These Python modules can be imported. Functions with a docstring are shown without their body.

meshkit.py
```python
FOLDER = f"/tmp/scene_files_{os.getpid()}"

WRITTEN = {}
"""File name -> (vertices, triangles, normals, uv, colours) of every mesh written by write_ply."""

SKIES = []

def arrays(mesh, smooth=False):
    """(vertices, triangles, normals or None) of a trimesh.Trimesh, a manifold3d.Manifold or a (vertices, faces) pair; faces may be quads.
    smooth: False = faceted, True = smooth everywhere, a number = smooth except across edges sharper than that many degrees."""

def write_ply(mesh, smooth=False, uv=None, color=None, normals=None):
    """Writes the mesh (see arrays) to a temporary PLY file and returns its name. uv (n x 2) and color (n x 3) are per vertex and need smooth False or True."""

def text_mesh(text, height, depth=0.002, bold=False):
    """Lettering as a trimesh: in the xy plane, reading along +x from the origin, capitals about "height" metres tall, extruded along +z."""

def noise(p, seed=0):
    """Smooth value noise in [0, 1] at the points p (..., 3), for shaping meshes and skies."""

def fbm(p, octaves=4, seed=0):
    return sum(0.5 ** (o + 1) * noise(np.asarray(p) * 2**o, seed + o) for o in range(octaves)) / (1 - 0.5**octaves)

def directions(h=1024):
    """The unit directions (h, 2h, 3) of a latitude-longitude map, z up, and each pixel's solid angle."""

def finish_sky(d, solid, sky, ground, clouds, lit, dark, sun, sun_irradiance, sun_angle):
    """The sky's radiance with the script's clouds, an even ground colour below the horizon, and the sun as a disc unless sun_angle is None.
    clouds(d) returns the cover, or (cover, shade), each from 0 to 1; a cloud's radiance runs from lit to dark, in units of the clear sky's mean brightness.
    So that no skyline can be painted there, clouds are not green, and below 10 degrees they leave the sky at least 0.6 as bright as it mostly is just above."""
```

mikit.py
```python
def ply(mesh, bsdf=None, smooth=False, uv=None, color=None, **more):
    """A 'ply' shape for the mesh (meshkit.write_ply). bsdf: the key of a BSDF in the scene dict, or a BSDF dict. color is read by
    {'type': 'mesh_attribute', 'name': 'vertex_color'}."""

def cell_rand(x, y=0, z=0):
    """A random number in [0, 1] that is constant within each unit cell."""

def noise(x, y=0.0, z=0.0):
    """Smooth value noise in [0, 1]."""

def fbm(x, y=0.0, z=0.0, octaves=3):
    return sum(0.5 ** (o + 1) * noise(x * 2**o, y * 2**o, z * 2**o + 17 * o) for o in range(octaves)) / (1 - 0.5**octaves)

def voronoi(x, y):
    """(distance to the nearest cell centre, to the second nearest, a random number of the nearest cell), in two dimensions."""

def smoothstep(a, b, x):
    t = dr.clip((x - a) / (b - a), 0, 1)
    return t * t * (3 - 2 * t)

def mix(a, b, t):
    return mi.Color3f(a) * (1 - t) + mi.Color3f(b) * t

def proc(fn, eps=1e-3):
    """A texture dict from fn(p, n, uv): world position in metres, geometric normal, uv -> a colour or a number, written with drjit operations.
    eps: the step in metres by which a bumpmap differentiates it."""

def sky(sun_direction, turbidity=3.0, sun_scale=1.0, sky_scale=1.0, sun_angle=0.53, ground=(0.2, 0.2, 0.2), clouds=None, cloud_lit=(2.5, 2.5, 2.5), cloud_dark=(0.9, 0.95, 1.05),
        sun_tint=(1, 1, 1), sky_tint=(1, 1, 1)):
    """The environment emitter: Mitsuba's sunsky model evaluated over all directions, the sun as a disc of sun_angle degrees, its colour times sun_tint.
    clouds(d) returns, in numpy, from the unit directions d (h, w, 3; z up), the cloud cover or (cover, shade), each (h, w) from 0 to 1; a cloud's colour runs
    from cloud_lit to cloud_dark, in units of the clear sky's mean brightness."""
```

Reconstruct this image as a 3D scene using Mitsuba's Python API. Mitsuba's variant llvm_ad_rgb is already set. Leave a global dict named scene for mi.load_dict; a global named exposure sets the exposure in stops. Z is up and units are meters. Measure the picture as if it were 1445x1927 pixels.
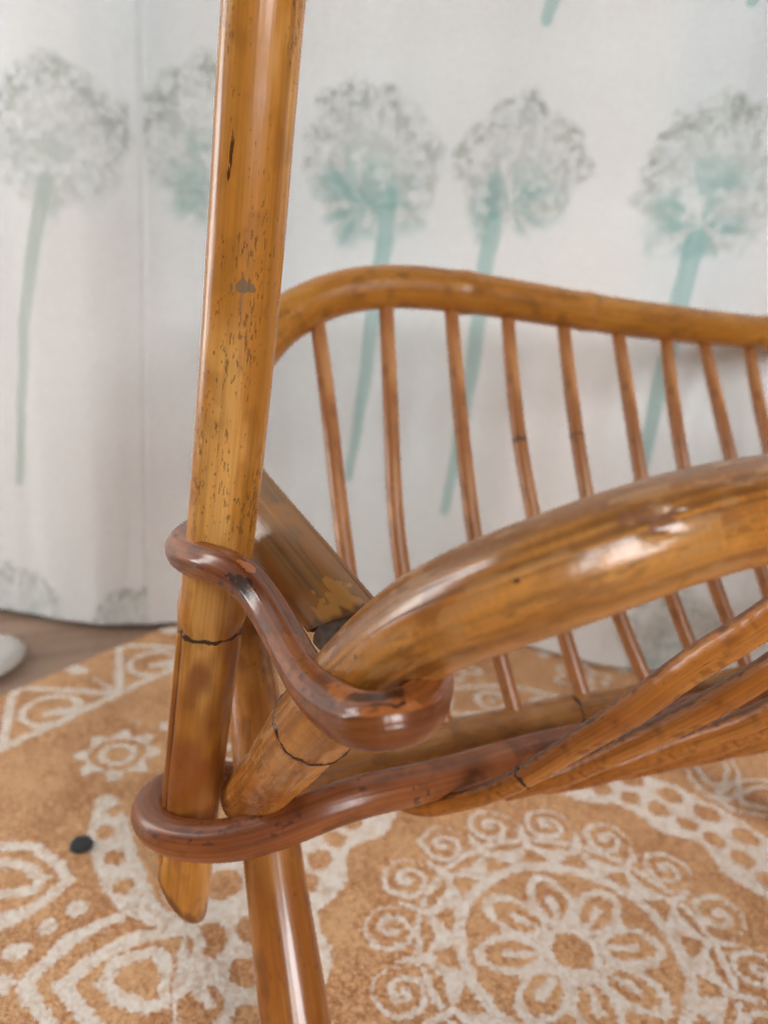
import math
import numpy as np, drjit as dr, mitsuba as mi
import mikit, meshkit
from mikit import noise, fbm, voronoi, smoothstep, mix, proc, cell_rand
T4 = mi.ScalarTransform4f

scene, labels = {}, {}
exposure = -0.13

# ------------------------------------------------------------------ camera and light
PITCH, ROLL, EYE = math.radians(18.0), math.radians(5.0), np.array([0.0, 0.0, 0.34])
FWD = np.array([0, math.cos(PITCH), -math.sin(PITCH)])
LEVEL_DOWN = np.array([0, -math.sin(PITCH), -math.cos(PITCH)])
DOWN = math.sin(ROLL) * np.array([1.0, 0, 0]) + math.cos(ROLL) * LEVEL_DOWN
scene['camera'] = {
    'type': 'thinlens', 'fov': 53.0, 'fov_axis': 'x', 'aperture_radius': 0.0015, 'focus_distance': 0.235,
    'near_clip': 0.01, 'far_clip': 60.0,
    'to_world': T4().look_at(origin=EYE.tolist(), target=(EYE + FWD).tolist(), up=(-DOWN).tolist())}

# soft light of the room, and the two daylit windows that the varnish mirrors
scene['room_light'] = {'type': 'constant', 'radiance': {'type': 'rgb', 'value': [0.06, 0.06, 0.06]}}


def quad(c, ax, ay):
    c, ax, ay = (np.asarray(v, float) for v in (c, ax, ay))
    return np.array([c - ax - ay, c + ax - ay, c + ax + ay, c - ax + ay]), np.array([[0, 1, 2], [0, 2, 3]])


def box_mesh(c, ax, ay, az):
    c, ax, ay, az = (np.asarray(v, float) for v in (c, ax, ay, az))
    v = np.array([c + i * ax + j * ay + k * az for i in (-1, 1) for j in (-1, 1) for k in (-1, 1)])
    f = np.array([[0, 1, 3, 2], [4, 6, 7, 5], [0, 4, 5, 1], [2, 3, 7, 6], [0, 2, 6, 4], [1, 5, 7, 3]])
    return v, f


def window(key, c, ax, ay, rad, label, bars):
    """a daylit window outside the frame: four panes that let in sky light, in a white frame with glazing bars"""
    c, ax, ay = (np.asarray(v, float) for v in (c, ax, ay))
    n = np.cross(ax, ay)
    n /= np.linalg.norm(n)
    hx, hy = np.linalg.norm(ax), np.linalg.norm(ay)
    ux, uy = ax / hx, ay / hy
    nx, ny = bars
    k = 0
    for i in range(nx):
        for j in range(ny):
            cc = c + ax * ((2 * i + 1) / nx - 1) + ay * ((2 * j + 1) / ny - 1)
            d = mikit.ply(quad(cc, ux * (hx / nx - 0.02), uy * (hy / ny - 0.02)), 'window_paint')
            d['emitter'] = {'type': 'area', 'radiance': {'type': 'rgb', 'value': rad}}
            scene[key + '__pane' + ('_%03d' % k if k else '')] = d
            k += 1
    k = 0
    for i in range(nx + 1):
        scene[key + '__frame_bar' + ('_%03d' % k if k else '')] = mikit.ply(box_mesh(c + ax * (2 * i / nx - 1), ux * .018, uy * (hy + .018), n * .02), 'window_paint')
        k += 1
    for j in range(ny + 1):
        scene[key + '__frame_bar_%03d' % k] = mikit.ply(box_mesh(c + ay * (2 * j / ny - 1), ux * (hx - .02), uy * .016, n * .018), 'window_paint')
        k += 1
    labels[key] = {'label': label, 'category': 'window'}


scene['window_paint'] = {'type': 'twosided', 'bsdf': {'type': 'principled', 'base_color': {'type': 'rgb', 'value': [.75, .75, .73]}, 'roughness': 0.5}}
window('tall_window', (1.00, -1.34, 1.26), (-.33, -.24, 0), (0, .0, .60), [14.2, 14.4, 14.8], 'wide white framed window behind the photographer on the right', (1, 2))
window('narrow_window', (0.34, -1.66, 1.26), (-.14, -.03, 0), (0, .0, .60), [11.0, 11.2, 11.6], 'narrow white framed window straight behind the photographer', (1, 2))
window('side_window', (-1.25, 0.33, 0.72), (0, .17, 0), (0, 0, .62), [11.2, 11.1, 10.9], 'narrow white framed floor length window left of the curtain', (1, 2))

# ------------------------------------------------------------------ measured centre lines (x, y, z, radius in metres)
TUBES = {
    'post': [(-0.0390, 0.2466, 0.5146, 0.0122), (-0.0433, 0.2489, 0.4583, 0.0123), (-0.0471, 0.2510, 0.4071, 0.0124), (-0.0549, 0.2562, 0.2792, 0.0126), (-0.0667, 0.2615, 0.1512, 0.0124), (-0.0710, 0.2636, 0.1001, 0.0121), (-0.0728, 0.2644, 0.0783, 0.0118)],
    'front_frame': [(-0.0445, 0.2597, 0.1296, 0.0116), (-0.0306, 0.2348, 0.1630, 0.0122), (-0.0150, 0.2005, 0.2065, 0.0126), (-0.0055, 0.1844, 0.2281, 0.0128), (0.0023, 0.1747, 0.2435, 0.0129), (0.0121, 0.1660, 0.2586, 0.0128), (0.0330, 0.1542, 0.2774, 0.0128), (0.0613, 0.1600, 0.2887, 0.0127), (0.0893, 0.1739, 0.2926, 0.0127)],
    'rear_frame': [(-0.0109, 0.2485, 0.2182, 0.0130), (-0.0260, 0.2640, 0.2271, 0.0132), (-0.0431, 0.2856, 0.2352, 0.0133), (-0.0607, 0.3076, 0.2447, 0.0130), (-0.0724, 0.3312, 0.2525, 0.0124), (-0.0787, 0.3584, 0.2619, 0.0124), (-0.0815, 0.3844, 0.2738, 0.0124), (-0.0752, 0.4081, 0.2886, 0.0124), (-0.0637, 0.4278, 0.3040, 0.0123), (-0.0457, 0.4445, 0.3165, 0.0123), (-0.0181, 0.4599, 0.3249, 0.0123), (0.0289, 0.4814, 0.3264, 0.0123), (0.1184, 0.5191, 0.3197, 0.0123), (0.2476, 0.5759, 0.3132, 0.0122)],
    'leg': [(-0.0667, 0.3395, 0.1811, 0.0118), (-0.0527, 0.3076, 0.1476, 0.0120), (-0.0334, 0.2601, 0.0984, 0.0123), (-0.0182, 0.2262, 0.0588, 0.0135)],
    'bottom_rail': [(-0.0374, 0.2891, 0.1133, 0.0115), (0.0047, 0.3132, 0.1131, 0.0117), (0.0585, 0.3421, 0.1115, 0.0120), (0.1101, 0.3677, 0.1124, 0.0120), (0.1713, 0.3950, 0.1123, 0.0120), (0.2446, 0.4250, 0.1141, 0.0120)],
    'lower_cane': [(-0.0069, 0.2432, 0.1437, 0.0080), (-0.0262, 0.2394, 0.1351, 0.0080), (-0.0439, 0.2381, 0.1279, 0.0080), (-0.0624, 0.2406, 0.1227, 0.0077), (-0.0760, 0.2471, 0.1200, 0.0075), (-0.0843, 0.2579, 0.1177, 0.0073), (-0.0858, 0.2755, 0.1136, 0.0072), (-0.0738, 0.2916, 0.1113, 0.0075), (-0.0528, 0.2952, 0.1094, 0.0075)],
    'lower_cane_front': [(-0.0069, 0.2432, 0.1437, 0.0080), (0.0262, 0.2635, 0.1412, 0.0080), (0.0758, 0.2994, 0.1353, 0.0078), (0.1368, 0.3393, 0.1286, 0.0076), (0.2221, 0.3846, 0.1323, 0.0076)],
    'upper_cane': [(-0.0728, 0.2825, 0.2322, 0.0066), (-0.0732, 0.2679, 0.2327, 0.0069), (-0.0658, 0.2511, 0.2357, 0.0068), (-0.0555, 0.2394, 0.2385, 0.0067), (-0.0450, 0.2319, 0.2382, 0.0064), (-0.0360, 0.2232, 0.2341, 0.0064), (-0.0244, 0.2020, 0.2304, 0.0064), (-0.0143, 0.1758, 0.2337, 0.0062), (-0.0041, 0.1529, 0.2410, 0.0063), (0.0028, 0.1448, 0.2452, 0.0063), (0.0089, 0.1479, 0.2451, 0.0063), (0.0138, 0.1608, 0.2426, 0.0063), (0.0155, 0.1832, 0.2371, 0.0064), (0.0117, 0.2096, 0.2279, 0.0064), (0.0019, 0.2433, 0.2150, 0.0065), (-0.0144, 0.2785, 0.2135, 0.0066), (-0.0349, 0.2953, 0.2197, 0.0066), (-0.0591, 0.2997, 0.2268, 0.0067), (-0.0697, 0.2886, 0.2316, 0.0070)],
    'rear_spindle_0': [(-0.0459, 0.4401, 0.3029, 0.0043), (-0.0322, 0.4014, 0.2552, 0.0044), (-0.0177, 0.3659, 0.1976, 0.0044), (0.0073, 0.3166, 0.1169, 0.0043)],
    'rear_spindle_1': [(-0.0087, 0.4598, 0.3118, 0.0043), (0.0006, 0.4163, 0.2491, 0.0044), (0.0136, 0.3774, 0.1810, 0.0044), (0.0428, 0.3352, 0.1159, 0.0043)],
    'rear_spindle_2': [(0.0304, 0.4774, 0.3110, 0.0043), (0.0397, 0.4349, 0.2547, 0.0044), (0.0558, 0.3914, 0.1822, 0.0044), (0.0787, 0.3528, 0.1183, 0.0043)],
    'rear_spindle_3': [(0.0671, 0.4933, 0.3082, 0.0043), (0.0763, 0.4478, 0.2458, 0.0044), (0.0961, 0.4101, 0.1783, 0.0044), (0.1199, 0.3734, 0.1171, 0.0043)],
    'rear_spindle_4': [(0.1056, 0.5090, 0.3046, 0.0043), (0.1129, 0.4650, 0.2501, 0.0044), (0.1342, 0.4254, 0.1738, 0.0044), (0.1621, 0.3923, 0.1172, 0.0043)],
    'rear_spindle_5': [(0.1459, 0.5261, 0.3024, 0.0043), (0.1505, 0.4874, 0.2607, 0.0044), (0.1676, 0.4496, 0.1898, 0.0044), (0.1997, 0.4090, 0.1166, 0.0043)],
    'rear_spindle_6': [(0.1835, 0.5420, 0.2994, 0.0043), (0.1838, 0.5031, 0.2607, 0.0044), (0.2008, 0.4671, 0.1919, 0.0044), (0.2316, 0.4219, 0.1176, 0.0043)],
    'rear_spindle_7': [(0.2162, 0.5573, 0.2981, 0.0043), (0.2188, 0.5226, 0.2655, 0.0044), (0.2383, 0.4829, 0.1953, 0.0044), (0.2657, 0.4366, 0.1174, 0.0043)],
    'rear_spindle_8': [(0.2556, 0.5747, 0.2965, 0.0043), (0.2550, 0.5399, 0.2637, 0.0044), (0.2745, 0.4990, 0.1931, 0.0044), (0.3014, 0.4514, 0.1178, 0.0043)],
    'front_spindle_0': [(0.1129, 0.2047, 0.2516, 0.0052), (0.0962, 0.2088, 0.2318, 0.0051), (0.0862, 0.2171, 0.2121, 0.0051), (0.0759, 0.2307, 0.1892, 0.0048), (0.0634, 0.2454, 0.1632, 0.0045), (0.0523, 0.2530, 0.1480, 0.0042), (0.0374, 0.2594, 0.1351, 0.0039), (0.0252, 0.2636, 0.1286, 0.0036), (0.0171, 0.2692, 0.1264, 0.0034)],
    'front_spindle_1': [(0.1348, 0.2361, 0.2187, 0.0051), (0.1147, 0.2523, 0.1846, 0.0051), (0.0957, 0.2682, 0.1557, 0.0048), (0.0821, 0.2772, 0.1382, 0.0044), (0.0636, 0.2851, 0.1236, 0.0040)],
    'front_spindle_2': [(0.1600, 0.2724, 0.1817, 0.0051), (0.1436, 0.2860, 0.1589, 0.0050), (0.1195, 0.2970, 0.1344, 0.0048), (0.1019, 0.3063, 0.1176, 0.0044), (0.0867, 0.3116, 0.1083, 0.0040)],
    'far_leg': [(0.2445, 0.4036, 0.1099, 0.0115), (0.2590, 0.4101, 0.0811, 0.0120), (0.2798, 0.4173, 0.0387, 0.0130)],
}
NODES = {
    'post': [(-0.0616, 0.2611, 0.2050)],
    'front_frame': [(-0.0150, 0.2005, 0.2065)],
    'bottom_rail': [(0.1113, 0.3677, 0.1125)],
    'rear_frame': [(0.1184, 0.5191, 0.3197), (0.0349, 0.4844, 0.3262)],
    'base_cane': [(-0.0029, 0.2435, 0.1444)],
    'spindles': [(0.0759, 0.4480, 0.2463), (0.1130, 0.4647, 0.2492)],
    'front_spindle': [(0.0620, 0.2467, 0.1607)],
}
MARKS = {
    'post_scar': (-0.0523, 0.2411, 0.3669),
    'post_mark': (-0.0483, 0.2416, 0.3295),
    'front_scar': (0.0548, 0.1491, 0.2941),
    'front_hole': (0.0266, 0.1437, 0.2806),
    'front_hole2': (-0.0011, 0.1653, 0.2500),
    'rear_patch': (-0.0198, 0.2278, 0.2320),
    'rear_patch2': (-0.0181, 0.2382, 0.2381),
    'chip1': (-0.0045, 0.1510, 0.2481),
    'chip2': (0.0079, 0.1417, 0.2519),
    'chip3': (-0.0205, 0.1897, 0.2377),
    'chip4': (-0.0411, 0.2267, 0.2450),
    'dark1': (0.0010, 0.1444, 0.2506),
    'dark2': (-0.0429, 0.2239, 0.2394),
}
HEADS = [(-0.2723, 0.4096, 0.054, 0.25, 0.00), (-0.1556, 0.4174, 0.056, 0.90, 0.00), (-0.0350, 0.4158, 0.056, 1.25, 0.00), (0.0831, 0.4193, 0.050, 1.10, 0.10), (0.2265, 0.4218, 0.056, 1.15, 0.10), (-0.3232, 0.0114, 0.042, 0.50, 0.00), (-0.2153, 0.0054, 0.040, 0.90, 0.00), (0.0920, 0.0591, 0.045, 0.80, 0.00), (0.2649, 0.0436, 0.045, 0.80, 0.00)]
STEMS = [[(-0.2801, 0.3779, 0.0058), (-0.2917, 0.3338, 0.0058), (-0.3044, 0.2705, 0.0050), (-0.3106, 0.2038, 0.0042), (-0.3172, 0.1326, 0.0035)],
         [(-0.0172, 0.3896, 0.0069), (-0.0185, 0.3603, 0.0069), (-0.0234, 0.2944, 0.0062), (-0.0272, 0.2287, 0.0054), (-0.0347, 0.1534, 0.0035)],
         [(0.0675, 0.3783, 0.0069), (0.0650, 0.3351, 0.0065), (0.0634, 0.2588, 0.0062), (0.0593, 0.1857, 0.0054), (0.0543, 0.1297, 0.0042)],
         [(0.2207, 0.3752, 0.0077), (0.2178, 0.3315, 0.0073), (0.2157, 0.2720, 0.0065), (0.2119, 0.1853, 0.0050)],
         [(0.0936, 0.5484, 0.0062), (0.0880, 0.5199, 0.0042)],
         [(0.2315, 0.5522, 0.0054), (0.2274, 0.5355, 0.0038)]]
SEAM_X = -0.2075
SECTOR = [[(0.2815, -0.0586, 0.0080), (0.2685, -0.0335, 0.0125), (0.2571, -0.0164, 0.0130), (0.2438, -0.0004, 0.0120), (0.2306, 0.0136, 0.0090), (0.2131, 0.0203, 0.0050), (0.1956, 0.0259, 0.0040)],
          [(0.2379, 0.0233, 0.0040), (0.2543, 0.0381, 0.0040), (0.2591, 0.0541, 0.0040), (0.2645, 0.0673, 0.0040), (0.2524, 0.0764, 0.0040), (0.2390, 0.0868, 0.0040)],
          [(0.2009, 0.0239, 0.0042), (0.2190, 0.0303, 0.0042), (0.2331, 0.0419, 0.0042), (0.2412, 0.0529, 0.0042), (0.2458, 0.0637, 0.0042), (0.2372, 0.0719, 0.0042), (0.2186, 0.0833, 0.0042)],
          [(0.2119, 0.0390, 0.0036), (0.2267, 0.0482, 0.0036), (0.2279, 0.0596, 0.0036), (0.2184, 0.0667, 0.0036), (0.2049, 0.0690, 0.0036), (0.1965, 0.0639, 0.0036), (0.2046, 0.0430, 0.0036), (0.2119, 0.0390, 0.0036)],
          [(0.1925, 0.0287, 0.0030), (0.1853, 0.0549, 0.0030), (0.1769, 0.0613, 0.0030)],
          [(0.2199, 0.0026, 0.0030), (0.2078, 0.0088, 0.0030), (0.1973, 0.0093, 0.0030), (0.1871, 0.0049, 0.0030)],
          [(0.2613, 0.0204, 0.0052)],
          [(0.2700, 0.0351, 0.0056)],
          [(0.2770, 0.0509, 0.0060)],
          [(0.2740, 0.0698, 0.0056)],
          [(0.3327, -0.0113, 0.0036), (0.3235, -0.0119, 0.0036), (0.3037, -0.0159, 0.0036), (0.2846, -0.0051, 0.0036), (0.2749, 0.0052, 0.0036), (0.2777, 0.0159, 0.0036), (0.2846, 0.0273, 0.0036), (0.2928, 0.0387, 0.0036)],
          [(0.3257, -0.0002, 0.0036), (0.3165, -0.0004, 0.0036), (0.3031, -0.0014, 0.0036), (0.2881, 0.0063, 0.0036), (0.2890, 0.0144, 0.0036), (0.3042, 0.0199, 0.0036)],
          [(0.2946, 0.0357, 0.0050), (0.2867, 0.0297, 0.0050)]]
SECTOR_HOLES = [[(0.2731, -0.0542, 0.0050)], [(0.2710, -0.0343, 0.0055)], [(0.2571, -0.0164, 0.0055)], [(0.2435, 0.0026, 0.0050)]]
WHITE_AT = (-0.3247, 0.5286)
BUTTON_AT = (-0.1579, 0.3603)

L_AX = np.array([math.cos(math.radians(22.5)), math.sin(math.radians(22.5)), 0.0])   # the rack's long direction
S_MID = 0.470                                                                         # its middle along that direction


def mirror(p):
    p = np.array(p, float)
    q = p.copy()
    q[..., :3] += (2 * (S_MID - p[..., :3] @ L_AX))[..., None] * L_AX
    return q


# ------------------------------------------------------------------ tubes
def spline(ctrl, step):
    """centripetal-like Catmull-Rom through the control points, resampled evenly"""
    c = np.asarray(ctrl, float)
    from scipy.interpolate import PchipInterpolator, CubicSpline
    d = np.r_[0, np.cumsum(np.linalg.norm(np.diff(c[:, :3], axis=0), axis=1) ** 0.75)]
    if len(c) > 2:
        xyz, rad = CubicSpline(d, c[:, :3], bc_type='natural'), PchipInterpolator(d, c[:, 3])
        t = np.linspace(0, d[-1], 1200)
        p, r = xyz(t), rad(t)
    else:
        t = np.linspace(0, 1, 300)[:, None]
        q = c[:1] * (1 - t) + c[1:] * t
        p, r = q[:, :3], q[:, 3]
    s = np.r_[0, np.cumsum(np.linalg.norm(np.diff(p, axis=0), axis=1))]
    n = max(4, int(round(s[-1] / step)) + 1)
    si = np.linspace(0, s[-1], n)
    return np.stack([np.interp(si, s, p[:, k]) for k in range(3)], 1), np.interp(si, s, r), si


class Tube:
    """A cane: a swept, slightly uneven round with bevelled ends; u runs round it, v is its length in metres."""

    def __init__(self, ctrl, step=0.003, sides=40, rough=0.02, seed=0, flats=(), grooves=(), pits=(), cut=(None, None), bumps=(), ridge=0.0):
        P, R, S = spline(ctrl, step)
        tan = np.gradient(P, axis=0)
        tan /= np.linalg.norm(tan, axis=1, keepdims=True)
        e = np.array([0.05, 1.0, 0.0])                       # the seam looks away from the camera
        E1 = np.zeros_like(P)
        for i in range(len(P)):
            e = e - tan[i] * (e @ tan[i])
            e /= np.linalg.norm(e)
            E1[i] = e
        E2 = np.cross(tan, E1)
        self.P, self.R, self.S, self.tan, self.E1, self.E2 = P, R, S, tan, E1, E2
        th = np.linspace(0, 2 * np.pi, sides + 1)
        TH, SS = np.meshgrid(th, S)
        k = R[:, None] * np.ones_like(TH)
        q = np.stack([np.cos(TH) * R[:, None] * 45, np.sin(TH) * R[:, None] * 45, SS * 28 + seed * 7.3], -1)
        k *= 1 + rough * 2 * (meshkit.fbm(q, 3, seed) - 0.5)
        if ridge:                                             # fibres and flats that run along a bent cane
            q = np.stack([np.cos(TH) * 2.6, np.sin(TH) * 2.6, SS * 9 + seed], -1)
            k *= 1 + ridge * 2 * (meshkit.noise(q, seed + 3) - .5) + ridge * .9 * (meshkit.noise(q * [3.1, 3.1, 1.6], seed + 4) - .5)
        for pt, halfdeg in flats:                             # a planed side
            th0 = self.angle(pt)
            d = np.abs((TH - th0 + np.pi) % (2 * np.pi) - np.pi)
            a = math.radians(halfdeg)
            k = np.where(d < a, np.minimum(k, k * math.cos(a) / np.cos(np.minimum(d, a))), k)
        for pt, halfdeg, depth, s0, s1 in grooves:            # a split along the cane
            th0 = self.angle(pt)
            wob = 0.035 * (meshkit.noise(np.stack([SS * 60, SS * 0 + 3.1, SS * 0], -1), seed) - .5)
            d = np.abs((TH - th0 + wob + np.pi) % (2 * np.pi) - np.pi) / math.radians(halfdeg)
            w = np.clip((SS - s0) / .006, 0, 1) * np.clip((s1 - SS) / .006, 0, 1)
            k -= depth * w * np.clip(1 - d, 0, 1) ** .6
        for s0, h, wd in bumps:                               # swollen joints
            k += h * np.exp(-((SS - s0) / wd) ** 2)
        C, D = np.cos(TH)[..., None], np.sin(TH)[..., None]
        X = P[:, None] + (C * E1[:, None] + D * E2[:, None]) * k[..., None]
        for pt, rad, depth in pits:                           # dents and chips
            dd = np.linalg.norm(X - np.asarray(pt), axis=-1) / rad
            dd = dd + .9 * (meshkit.noise(X * 900, seed) - .5)
            dent = depth * np.clip(1 - dd, 0, 1) ** .5
            X = X - (C * E1[:, None] + D * E2[:, None]) * dent[..., None]
        for end, c in ((0, cut[0]), (-1, cut[1])):            # slanted saw cut: shear the last rings
            if c is not None:
                lim = S[-1] - .03 if end == -1 else .03
                w = np.clip((SS - lim) / .03, 0, 1) if end == -1 else np.clip((lim - SS) / .03, 0, 1)
                off = (C * E1[:, None] + D * E2[:, None]) @ np.asarray(c)
                X = X + tan[:, None] * (w * off * k)[..., None] * (1 if end == -1 else -1)
        du = np.gradient(X, axis=1)
        du[:, 0] = du[:, -1] = (X[:, 1] - X[:, -2]) / 2
        dv = np.gradient(X, axis=0)
        N = np.cross(du, dv)
        N /= np.linalg.norm(N, axis=-1, keepdims=True) + 1e-12
        if (N * (C * E1[:, None] + D * E2[:, None])).sum(-1).mean() < 0:
            N = -N
        n, m = X.shape[:2]
        i, j = np.meshgrid(np.arange(n - 1), np.arange(m - 1), indexing='ij')
        a = i * m + j
        F = np.stack([a, a + 1, a + m + 1, a + m], -1).reshape(-1, 4)
        V, NN = [X.reshape(-1, 3)], [N.reshape(-1, 3)]
        UV = [np.stack([TH / (2 * np.pi), SS], -1).reshape(-1, 2)]
        FF = [np.vstack([F[:, [0, 1, 2]], F[:, [0, 2, 3]]])]
        base = n * m
        for end in (0, -1):                                   # bevelled caps
            ring = X[end]
            cen = ring[:-1].mean(0)
            t = tan[end] * (1 if end == -1 else -1)
            prev = ring
            rings = [ring, cen + (ring - cen) * .90 + t * R[end] * .07, cen + (ring - cen) * .55 + t * R[end] * .05, np.repeat((cen + t * R[end] * .02)[None], m, 0)]
            for r_i, rg in enumerate(rings):
                V.append(rg)
                NN.append((ring - cen) / np.linalg.norm(ring - cen, axis=1, keepdims=True) * .7 + t * .7 if r_i == 0 else np.repeat(t[None], m, 0))
                UV.append(np.stack([th / (2 * np.pi) * (1 - .25 * r_i) + .01, np.full(m, S[end] + .004 * r_i * (1 if end == -1 else -1))], -1))
                if r_i:
                    b0 = base + (r_i - 1) * m
                    jj = np.arange(m - 1)
                    qd = np.stack([b0 + jj, b0 + jj + 1, b0 + m + jj + 1, b0 + m + jj], -1)
                    FF.append(np.vstack([qd[:, [0, 1, 2]], qd[:, [0, 2, 3]]]))
            base += len(rings) * m
        self.V, self.N, self.UV, self.F = np.vstack(V), np.vstack(NN), np.vstack(UV), np.vstack(FF)
        g = np.cross(self.V[self.F[:, 1]] - self.V[self.F[:, 0]], self.V[self.F[:, 2]] - self.V[self.F[:, 0]])
        flip = (g * self.N[self.F].mean(1)).sum(1) < 0
        self.F[flip] = self.F[flip][:, ::-1]

    def near(self, pt):
        return int(np.argmin(np.linalg.norm(self.P - np.asarray(pt), axis=1)))

    def angle(self, pt_dir):
        """(point, direction) -> the angle round the cane that faces that way there"""
        pt, d = pt_dir
        i = self.near(pt)
        d = np.asarray(d, float)
        return math.atan2(d @ self.E2[i], d @ self.E1[i]) % (2 * np.pi)

    def uv_at(self, pt):
        i = self.near(pt)
        d = np.asarray(pt) - self.P[i]
        return (math.atan2(d @ self.E2[i], d @ self.E1[i]) % (2 * np.pi)) / (2 * np.pi), float(self.S[i])

    def put(self, key, bsdf):
        path = meshkit.write_ply((self.V, self.F), False, self.UV, None, normals=self.N)
        scene[key] = {'type': 'ply', 'filename': path, 'face_normals': False, 'bsdf': {'type': 'ref', 'id': bsdf}}
        return self


def joint_ring(key, tube, pt, seed=0, width=.0011, proud=.0004, bsdf='joint_dark'):
    """the dark uneven line of a leaf joint: a thin ragged ring round the cane"""
    i = tube.near(pt)
    P, t, E1, E2 = tube.P[i], tube.tan[i], tube.E1[i], tube.E2[i]
    # actual local radius of the mesh
    m = 96
    th = np.linspace(0, 2 * np.pi, m + 1)[:-1]
    rows = tube.V[:len(tube.P) * (len(tube.V) // len(tube.P))]
    ns = int(round(1 / (tube.UV[1, 0] - tube.UV[0, 0]))) + 1
    ring = tube.V[i * ns:(i + 1) * ns]
    rad = np.interp(th, tube.UV[:ns, 0] * 2 * np.pi, np.linalg.norm(ring - P, axis=1))
    cs = np.stack([np.cos(th), np.sin(th), th * 0], 1)
    z1 = (meshkit.fbm(cs * 2.2 + seed * 5.1, 4, seed) - .5) * .0035 + (meshkit.fbm(cs * 9 + seed, 2, seed + 5) - .5) * .0014
    wd = width * np.clip(3.4 * (meshkit.fbm(cs * 2.6 + 9 + seed, 3, seed + 1) - .26), .22, 1.6)
    hh = proud * np.clip(2.6 * (meshkit.fbm(cs * 4 + 4, 3, seed + 2) - .34), .04, 1.2)
    prof = [(-1, -.6), (-.55, .8), (0, 1.0), (.55, .8), (1, -.6)]
    V = np.concatenate([P + (np.cos(th)[:, None] * E1 + np.sin(th)[:, None] * E2) * (rad + hh * b)[:, None] + t * (z1 + wd * a)[:, None] for a, b in prof])
    F = []
    for k in range(len(prof) - 1):
        j = np.arange(m)
        F.append(np.stack([k * m + j, k * m + (j + 1) % m, (k + 1) * m + (j + 1) % m, (k + 1) * m + j], -1))
    scene[key] = mikit.ply((V, np.vstack(F)), bsdf, smooth=True)


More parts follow.
